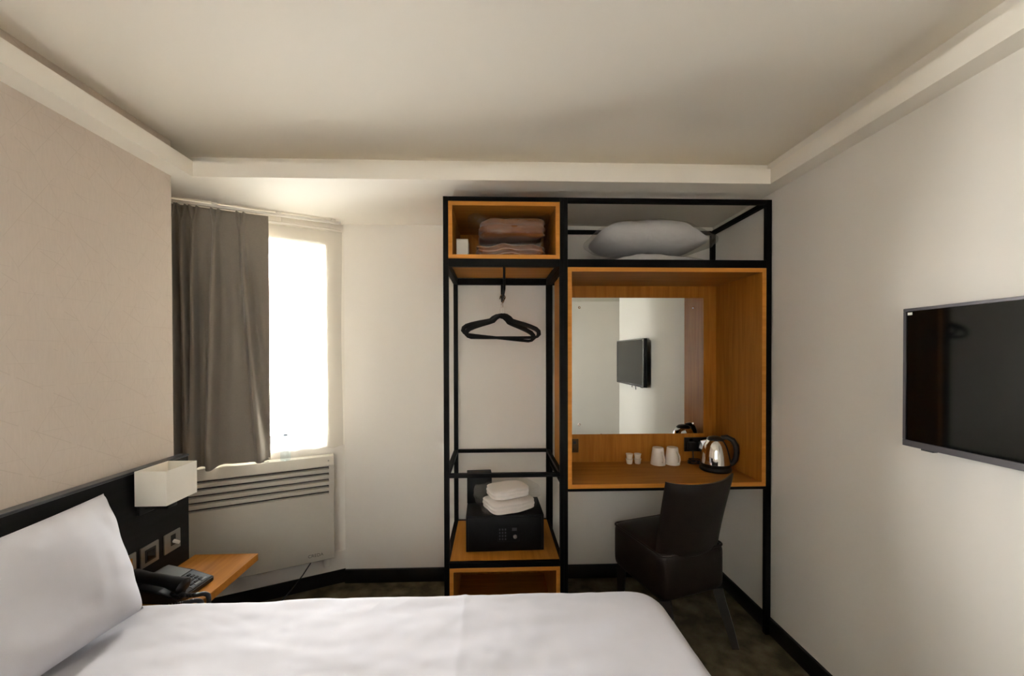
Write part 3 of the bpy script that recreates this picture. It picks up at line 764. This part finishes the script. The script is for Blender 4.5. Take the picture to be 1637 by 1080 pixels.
def towel_bag():
    b = MB()
    def f(o, q):
        p = o.copy()
        p += Vector((nz(o, 22, 1), nz(o, 22, 2), nz(o, 18, 3))) * .0045
        if q.x < -.6:
            k = (-q.x - .6) / .4; p.x -= .04 * k * (1 + .6 * nz((o.y, o.z, 0), 20, 5)); p.z = p.z * (1 - .35 * k) + .02 * k + .05 * k * k * max(0, q.y)
        if q.x > .7 and q.z > 0: p.x += .03 * (q.x - .7) / .3
        p.z = max(p.z, .0005)
        return p
    b.soft(.285, .21, .138, 22, 6, f)
    o = b.build('plastic_bag', M['film'], ang=80); o.location = (.083, 2.137, .5972); o.rotation_euler = (0, 0, math.radians(23))
    return tag(o, 'clear crinkled plastic bag wrapped round the white towels on the safe', 'bag')
towel_bag()

# cubby: blankets in film and a white card box
def blanket(loc, w, d, h, seed, label, rz=0, tails=1):
    zmax = .124 if tails else .106
    t = thing('blanket', label, 'blanket', loc, rz, 'bagged brown blankets in the top cubby')
    b = MB(); b.soft(w, d, h, 20, 5, fold_f(h, 3, seed, .016, .016))
    for v in b.bm.verts: v.co.z = min(v.co.z, zmax)
    b.build('folded_fleece', M['blanket'], t, world=False, ang=80)
    b = MB()
    def f(o, q):
        p = o + Vector((nz(o, 26, seed), nz(o, 26, seed + 1), nz(o, 22, seed + 2))) * .007
        if tails and q.x < -.7 and q.z > -.2:
            k = (-q.x - .7) / .3; p.x -= .05 * k; p.z += .04 * k
        if q.x > .7 and q.z > .2:
            k = (q.x - .7) / .3; p.x += .015 * k; p.z += .05 * k
        p.z = min(max(p.z, 0.0005), zmax + .002); return p
    b.soft(w + .018, d + .018, h + .006, 22, 6, f); b.build('plastic_wrap', M['film3'], t, world=False, ang=80)
    return t
blanket((.1, 2.15, 1.9535), .37, .30, .080, 21, 'lower folded brown blanket in clear film, beside the white card box', 0, 0)
blanket((.105, 2.13, 2.0645), .355, .28, .100, 33, 'upper folded brown blanket in clear film, under the cubby top', math.radians(1.5))
cb = thing('card_box', 'small white card box standing at the left of the brown blankets', 'box', (-.158, 2.065, 1.9528))
b = MB(); b.box(-.030, .030, -.05, .05, 0, .096, .001, 1); b.build('body', M['card'], cb, world=False)
b = MB(); b.box(-.0305, .0305, -.0505, .0505, .0965, .101, .001, 1); b.build('lid', M['card'], cb, world=False)

# pillows in film on top of the desk box
def bag_pillow(loc, w, d, h, seed, label, tails):
    t = thing('spare_pillow', label, 'pillow', loc, 0, 'bagged spare pillows above the desk')
    b = MB()
    def f(o, q):
        p = o.copy(); e = max(abs(q.x), abs(q.y))
        sag = 1 - (.68 * abs(q.x) ** 2.2 if q.x > 0 else .42 * abs(q.x) ** 3.5)
        p.z = h * .5 + (p.z - h * .5) * sag - h * .5 * (1 - sag) * .25
        p += Vector((nz(o, 7, seed), nz(o, 7, seed + 1), nz(o, 7, seed + 2))) * .012 + Vector((0, nz(o, 22, seed + 3), nz(o, 20, seed + 4))) * .005
        p.z = max(0, p.z); return p
    b.soft(w, d, h, 22, 2.7, f); b.build('cover', M['linen'], t, world=False, ang=80)
    b = MB()
    def g(o, q):
        p = f(o, q); c = Vector((0, 0, h / 2)); p = c + (p - c) * 1.045
        p += Vector((nz(o, 18, seed + 7), nz(o, 18, seed + 8), nz(o, 18, seed + 9))) * .006
        if q.x < -.5:
            k = (-q.x - .5) / .5; p.x -= tails[0] * k * (1 + .4 * nz((o.y, o.z, 1), 15, seed))
        if q.x > .5:
            k = (q.x - .5) / .5; p.x += tails[1] * k * (1 + .4 * nz((o.y, o.z, 2), 15, seed))
        p.z = max(0.0003, p.z); return p
    b.soft(w, d, h, 24, 2.7, g); b.build('plastic_wrap', M['film2'], t, world=False, ang=80)
    return t
bag_pillow((.885, 2.15, 1.8915), .60, .34, .10, 41, 'lower white spare pillow in clear plastic on top of the desk box', (.10, .02))
bag_pillow((.875, 2.16, 1.999), .64, .36, .185, 52, 'upper plump white spare pillow in clear plastic on top of the desk box', (.015, .05))

# ------------------------------------------------------------------ desk contents
MY = 2.352 - .0127
mr = thing('mirror', 'frameless rectangular mirror screwed to the back of the oak desk box', 'mirror', (.85, MY, .96))
boxpart('glass', M['mirror'], mr, .402, 1.300, MY - .006, MY, .962, 1.798, .0012, 1)
for x in (.527, 1.237):
    for z in (1.022, 1.737):
        b = MB(); b.lathe([(.0075, 0), (.0075, .003), (.004, .006), (0, .006)], (x, MY - .0062, z), 16, Matrix.Rotation(PI / 2, 3, 'X')); b.build('screw_cap', M['chrome'], mr)

def desk_plate(name, label, x0, x1, z0, z1, m):
    t = thing(name, label, 'socket', ((x0 + x1) / 2, MY, z0))
    boxpart('plate', m, t, x0, x1, MY - .008, MY, z0, z1, .002, 2); return t
t = desk_plate('power_socket', 'bronze wall socket at the lower left of the mirror inside the desk box', .440, .522, .852, .934, plain('antique_bronze', rgb(92, 70, 46), .35, .7))
boxpart('rocker', M['blackp'], t, .488, .506, MY - .0115, MY - .008, .905, .922, .001)
for (x, z) in ((.478, .893), (.467, .873), (.489, .873)): boxpart('pin_slot', M['mdf'], t, x - .004, x + .004, MY - .0088, MY - .008, z - .005, z + .005, 0)
t = desk_plate('power_socket', 'black double power socket under the mirror, behind the kettle', 1.180, 1.326, .851, .937, M['blackp'])
boxpart('plug', M['blackp'], t, 1.195, 1.243, MY - .042, MY - .008, .862, .912, .005, 2)
boxpart('plug', M['blackp'], t, 1.262, 1.310, MY - .042, MY - .008, .862, .912, .005, 2)
for x in (1.209, 1.276): boxpart('rocker', M['gloss'], t, x, x + .02, MY - .0115, MY - .008, .917, .93, .001)
DT = .7915
kx, ky = 1.266, 2.150
kt = thing('kettle', 'polished chrome and black electric kettle on the right of the desk', 'kettle', (kx, ky, DT + .0002), math.radians(-24))
b = MB()
pts = [(1.22, MY - .030, .8575), (1.219, MY - .036, .83), (1.215, MY - .045, DT + .012), (1.19, MY - .055, DT + .005)]
for k in range(26):
    a = 2.4 + k * .5; pts.append((1.215 + .042 * math.cos(a), MY - .068 + .028 * math.sin(a), DT + .0055 + .0008 * k))
pts += [(1.225, 2.235, DT + .012), (1.245, 2.205, DT + .008), (1.26, 2.19, DT + .0062)]
b.tube(pts, .0036, 8)
b.build('cord', M['blackp'], kt)
b = MB(); b.lathe([(0, .0), (.080, .0), (.084, .006), (.083, .016), (.078, .022), (0, .022)], (0, 0, 0), 40); b.build('power_base', M['blackp'], kt, world=False)
b = MB(); b.lathe([(.078, .0225), (.0795, .03), (.0795, .042)], (0, 0, 0), 40); b.build('skirt', M['blackp'], kt, world=False)
b = MB(); b.lathe([(.0785, .042), (.0775, .06), (.074, .09), (.068, .12), (.060, .146), (.050, .165), (.040, .174)], (0, 0, 0), 48); b.build('body', M['chrome'], kt, world=False)
b = MB(); b.lathe([(.044, .1715), (.043, .178), (.034, .187), (.018, .192), (0, .193)], (0, 0, 0), 36); b.build('lid', M['blackp'], kt, world=False)
b = MB(); b.prism([(-.083, .118), (-.052, .108), (-.047, .168), (-.076, .160)], -.016, .016, lambda a, c, t_: Vector((a, t_ * (1 if a > -.06 else .35), c))); b.build('spout', M['chrome'], kt, world=False)
b = MB(); b.tube([(.030, 0, .186), (.058, 0, .190), (.086, 0, .176), (.102, 0, .148), (.106, 0, .110), (.101, 0, .072), (.088, 0, .046), (.074, 0, .036)], [.012, .014, .015, .015, .014, .014, .013, .011], 14)
for v in b.bm.verts: v.co.y *= 1.25
b.build('handle', M['blackp'], kt, world=False)

def cup(loc, rz, label):
    t = thing('cup', label, 'cup', loc, rz, 'upturned cups on the desk')
    b = MB(); b.lathe([(.036, .004), (.041, 0), (.043, .001), (.043, .004), (.032, .098), (.030, .102), (0, .101)], (0, 0, 0), 32)
    b.bm.faces.ensure_lookup_table(); b.build('body', M['china'], t, world=False)
    b = MB(); b.tube([(.031, 0, .082), (.044, 0, .078), (.056, 0, .060), (.060, 0, .038), (.056, 0, .022), (.041, 0, .020)], .0045, 8); b.build('handle', M['china'], t, world=False)
    return t
c1 = cup((.988, 2.272, DT), math.radians(-78), 'white cup upturned on the desk, the one nearer the milk pots')
dup(c1, (1.0765, 2.274, DT), math.radians(-72), 'white cup upturned on the desk, the one nearer the kettle')
def pot(loc, label):
    t = thing('milk_pot', label, 'milk pot', loc, 0, 'small milk pots on the desk')
    b = MB(); b.lathe([(0, 0), (.015, 0), (.0165, .003), (.0195, .027), (.021, .0275), (.021, .029)], (0, 0, 0), 22); b.build('pot', M['white'], t, world=False)
    b = MB(); b.lathe([(.0212, .0291), (.0212, .0298), (0, .0301)], (0, 0, 0), 22); b.build('foil_lid', M['card'], t, world=False)
    return t
p1 = pot((.822, 2.293, DT), 'white milk pot, bottom of the pair further from the cups')
dup(p1, (.823, 2.294, DT + .0303), 0, 'white milk pot, top of the pair further from the cups')
dup(p1, (.873, 2.293, DT), 0, 'white milk pot, bottom of the pair next to the cups')
dup(p1, (.872, 2.292, DT + .0303), 0, 'white milk pot, top of the pair next to the cups')

# ------------------------------------------------------------------ chair
def chair():
    t = thing('desk_chair', 'dark brown leather upholstered chair with wooden legs pulled up to the desk', 'chair', (1.005, 1.862, 0), math.radians(17))
    W_ = .41
    b = MB()
    def sf_(o, q):
        p = o.copy(); p.z += .012 * (1 - q.x ** 2) * (1 - q.y ** 2) * (q.z > .8)
        return p
    b.soft(W_, .42, .245, 16, 9, sf_, (0, .215, .240)); b.build('seat', M['leather'], t, world=False, ang=60)
    # piping round the top of the seat
    b = MB(); w2, d2 = W_ / 2 - .012, .42
    loop = []
    for (cx_, cy_, a0) in ((w2 - .03, .40 - .03 + .015, 0), (-w2 + .03, .385, PI / 2), (-w2 + .03, .047, PI), (w2 - .03, .047, 1.5 * PI)):
        for k in range(6): a = a0 + PI / 2 * k / 5; loop.append((cx_ + .033 * math.cos(a), cy_ + .033 * math.sin(a), .472))
    b.tube(loop, .0055, 8, closed=True); b.build('piping', M['leather'], t, world=False)
    # curved back shell
    def back():
        b = MB(); nu, nv = 28, 24; T = .045
        def pt(i, j, sd):
            u = 2 * i - 1; v = j
            z = .44 + .392 * v
            wd = (W_ / 2 - .012 + .014 * v) * u
            curve = .045 * u * u                                   # ends curve forward
            lean = -.085 * v ** 1.3
            e = max(abs(u) ** 8, abs(2 * v - 1) ** 10)
            th = T / 2 * (1 - .75 * e)
            z += .018 * (abs(u) ** 3) * v ** 3
            return Vector((wd, .018 + curve + lean + sd * th, z))
        A = b.grid(nu, nv, lambda i, j: pt(i, j, -1)); B = b.grid(nu, nv, lambda i, j: pt(i, j, 1))
        for k in range(nu):
            b.bm.faces.new((A[k][0], A[k + 1][0], B[k + 1][0], B[k][0])); b.bm.faces.new((A[k][nv], A[k + 1][nv], B[k + 1][nv], B[k][nv]))
        for k in range(nv):
            b.bm.faces.new((A[0][k], A[0][k + 1], B[0][k + 1], B[0][k])); b.bm.faces.new((A[nu][k], A[nu][k + 1], B[nu][k + 1], B[nu][k]))
        return b.build('backrest', M['leather'], t, world=False, ang=70)
    bk = back()
    for sx in (-1, 1):
        b = MB(); b.tube([(sx * .165, .03, .25), (sx * .168, .005, .18), (sx * .172, -.035, .09), (sx * .174, -.070, 0)], [.034, .031, .027, .022], 4); b.build('leg', M['darkwood'], t, world=False, ang=30)
        b = MB(); b.tube([(sx * .165, .38, .25), (sx * .166, .383, .12), (sx * .167, .385, 0)], [.034, .028, .022], 4); b.build('leg', M['darkwood'], t, world=False, ang=30)
    return t
chair()

# ------------------------------------------------------------------ television
tv = thing('television', 'black flat screen television on a bracket on the right wall', 'television', (XR, .86, 1.146))
TY0, TY1, TZ0, TZ1, TX = .487, 1.232, 1.148, 1.598, 1.360
boxpart('housing', M['blackp'], tv, TX + .004, TX + .034, TY0, TY1, TZ0, TZ1, .003, 2)
boxpart('screen', M['gloss'], tv, TX + .001, TX + .004, TY0 + .010, TY1 - .010, TZ0 + .020, TZ1 - .010, .0)
b = MB()
b.box(TX - .002, TX + .004, TY0, TY1, TZ1 - .010, TZ1, .001, 1); b.box(TX - .002, TX + .004, TY0, TY1, TZ0, TZ0 + .020, .001, 1)
b.box(TX - .002, TX + .004, TY0, TY0 + .010, TZ0 + .020, TZ1 - .010, .001, 1); b.box(TX - .002, TX + .004, TY1 - .010, TY1, TZ0 + .020, TZ1 - .010, .001, 1)
b.build('bezel', M['bezel'], tv)
boxpart('rear_cover', M['blackp'], tv, TX + .034, TX + .056, TY0 + .10, TY1 - .12, TZ0 + .03, TZ1 - .12, .006, 2)
boxpart('wall_bracket', M['metal'], tv, TX + .056, XR, .74, .98, 1.26, 1.46, .003, 1)
boxpart('sticker', M['card'], tv, TX + .0002, TX + .0009, TY1 - .026, TY1 - .012, TZ1 - .022, TZ1 - .013, 0)
boxpart('sensor', M['blackp'], tv, TX + .004, TX + .02, TY1 - .085, TY1 - .05, TZ0 - .006, TZ0, .001)
for y, dz in ((.80, .03), (.90, .045)):
    b = MB(); b.tube([(TX + .05, y, TZ0 + .06), (TX + .05, y + .005, TZ0), (TX + .052, y + .008, TZ0 - dz)], .0035, 8); b.build('cable', M['blackp'], tv)
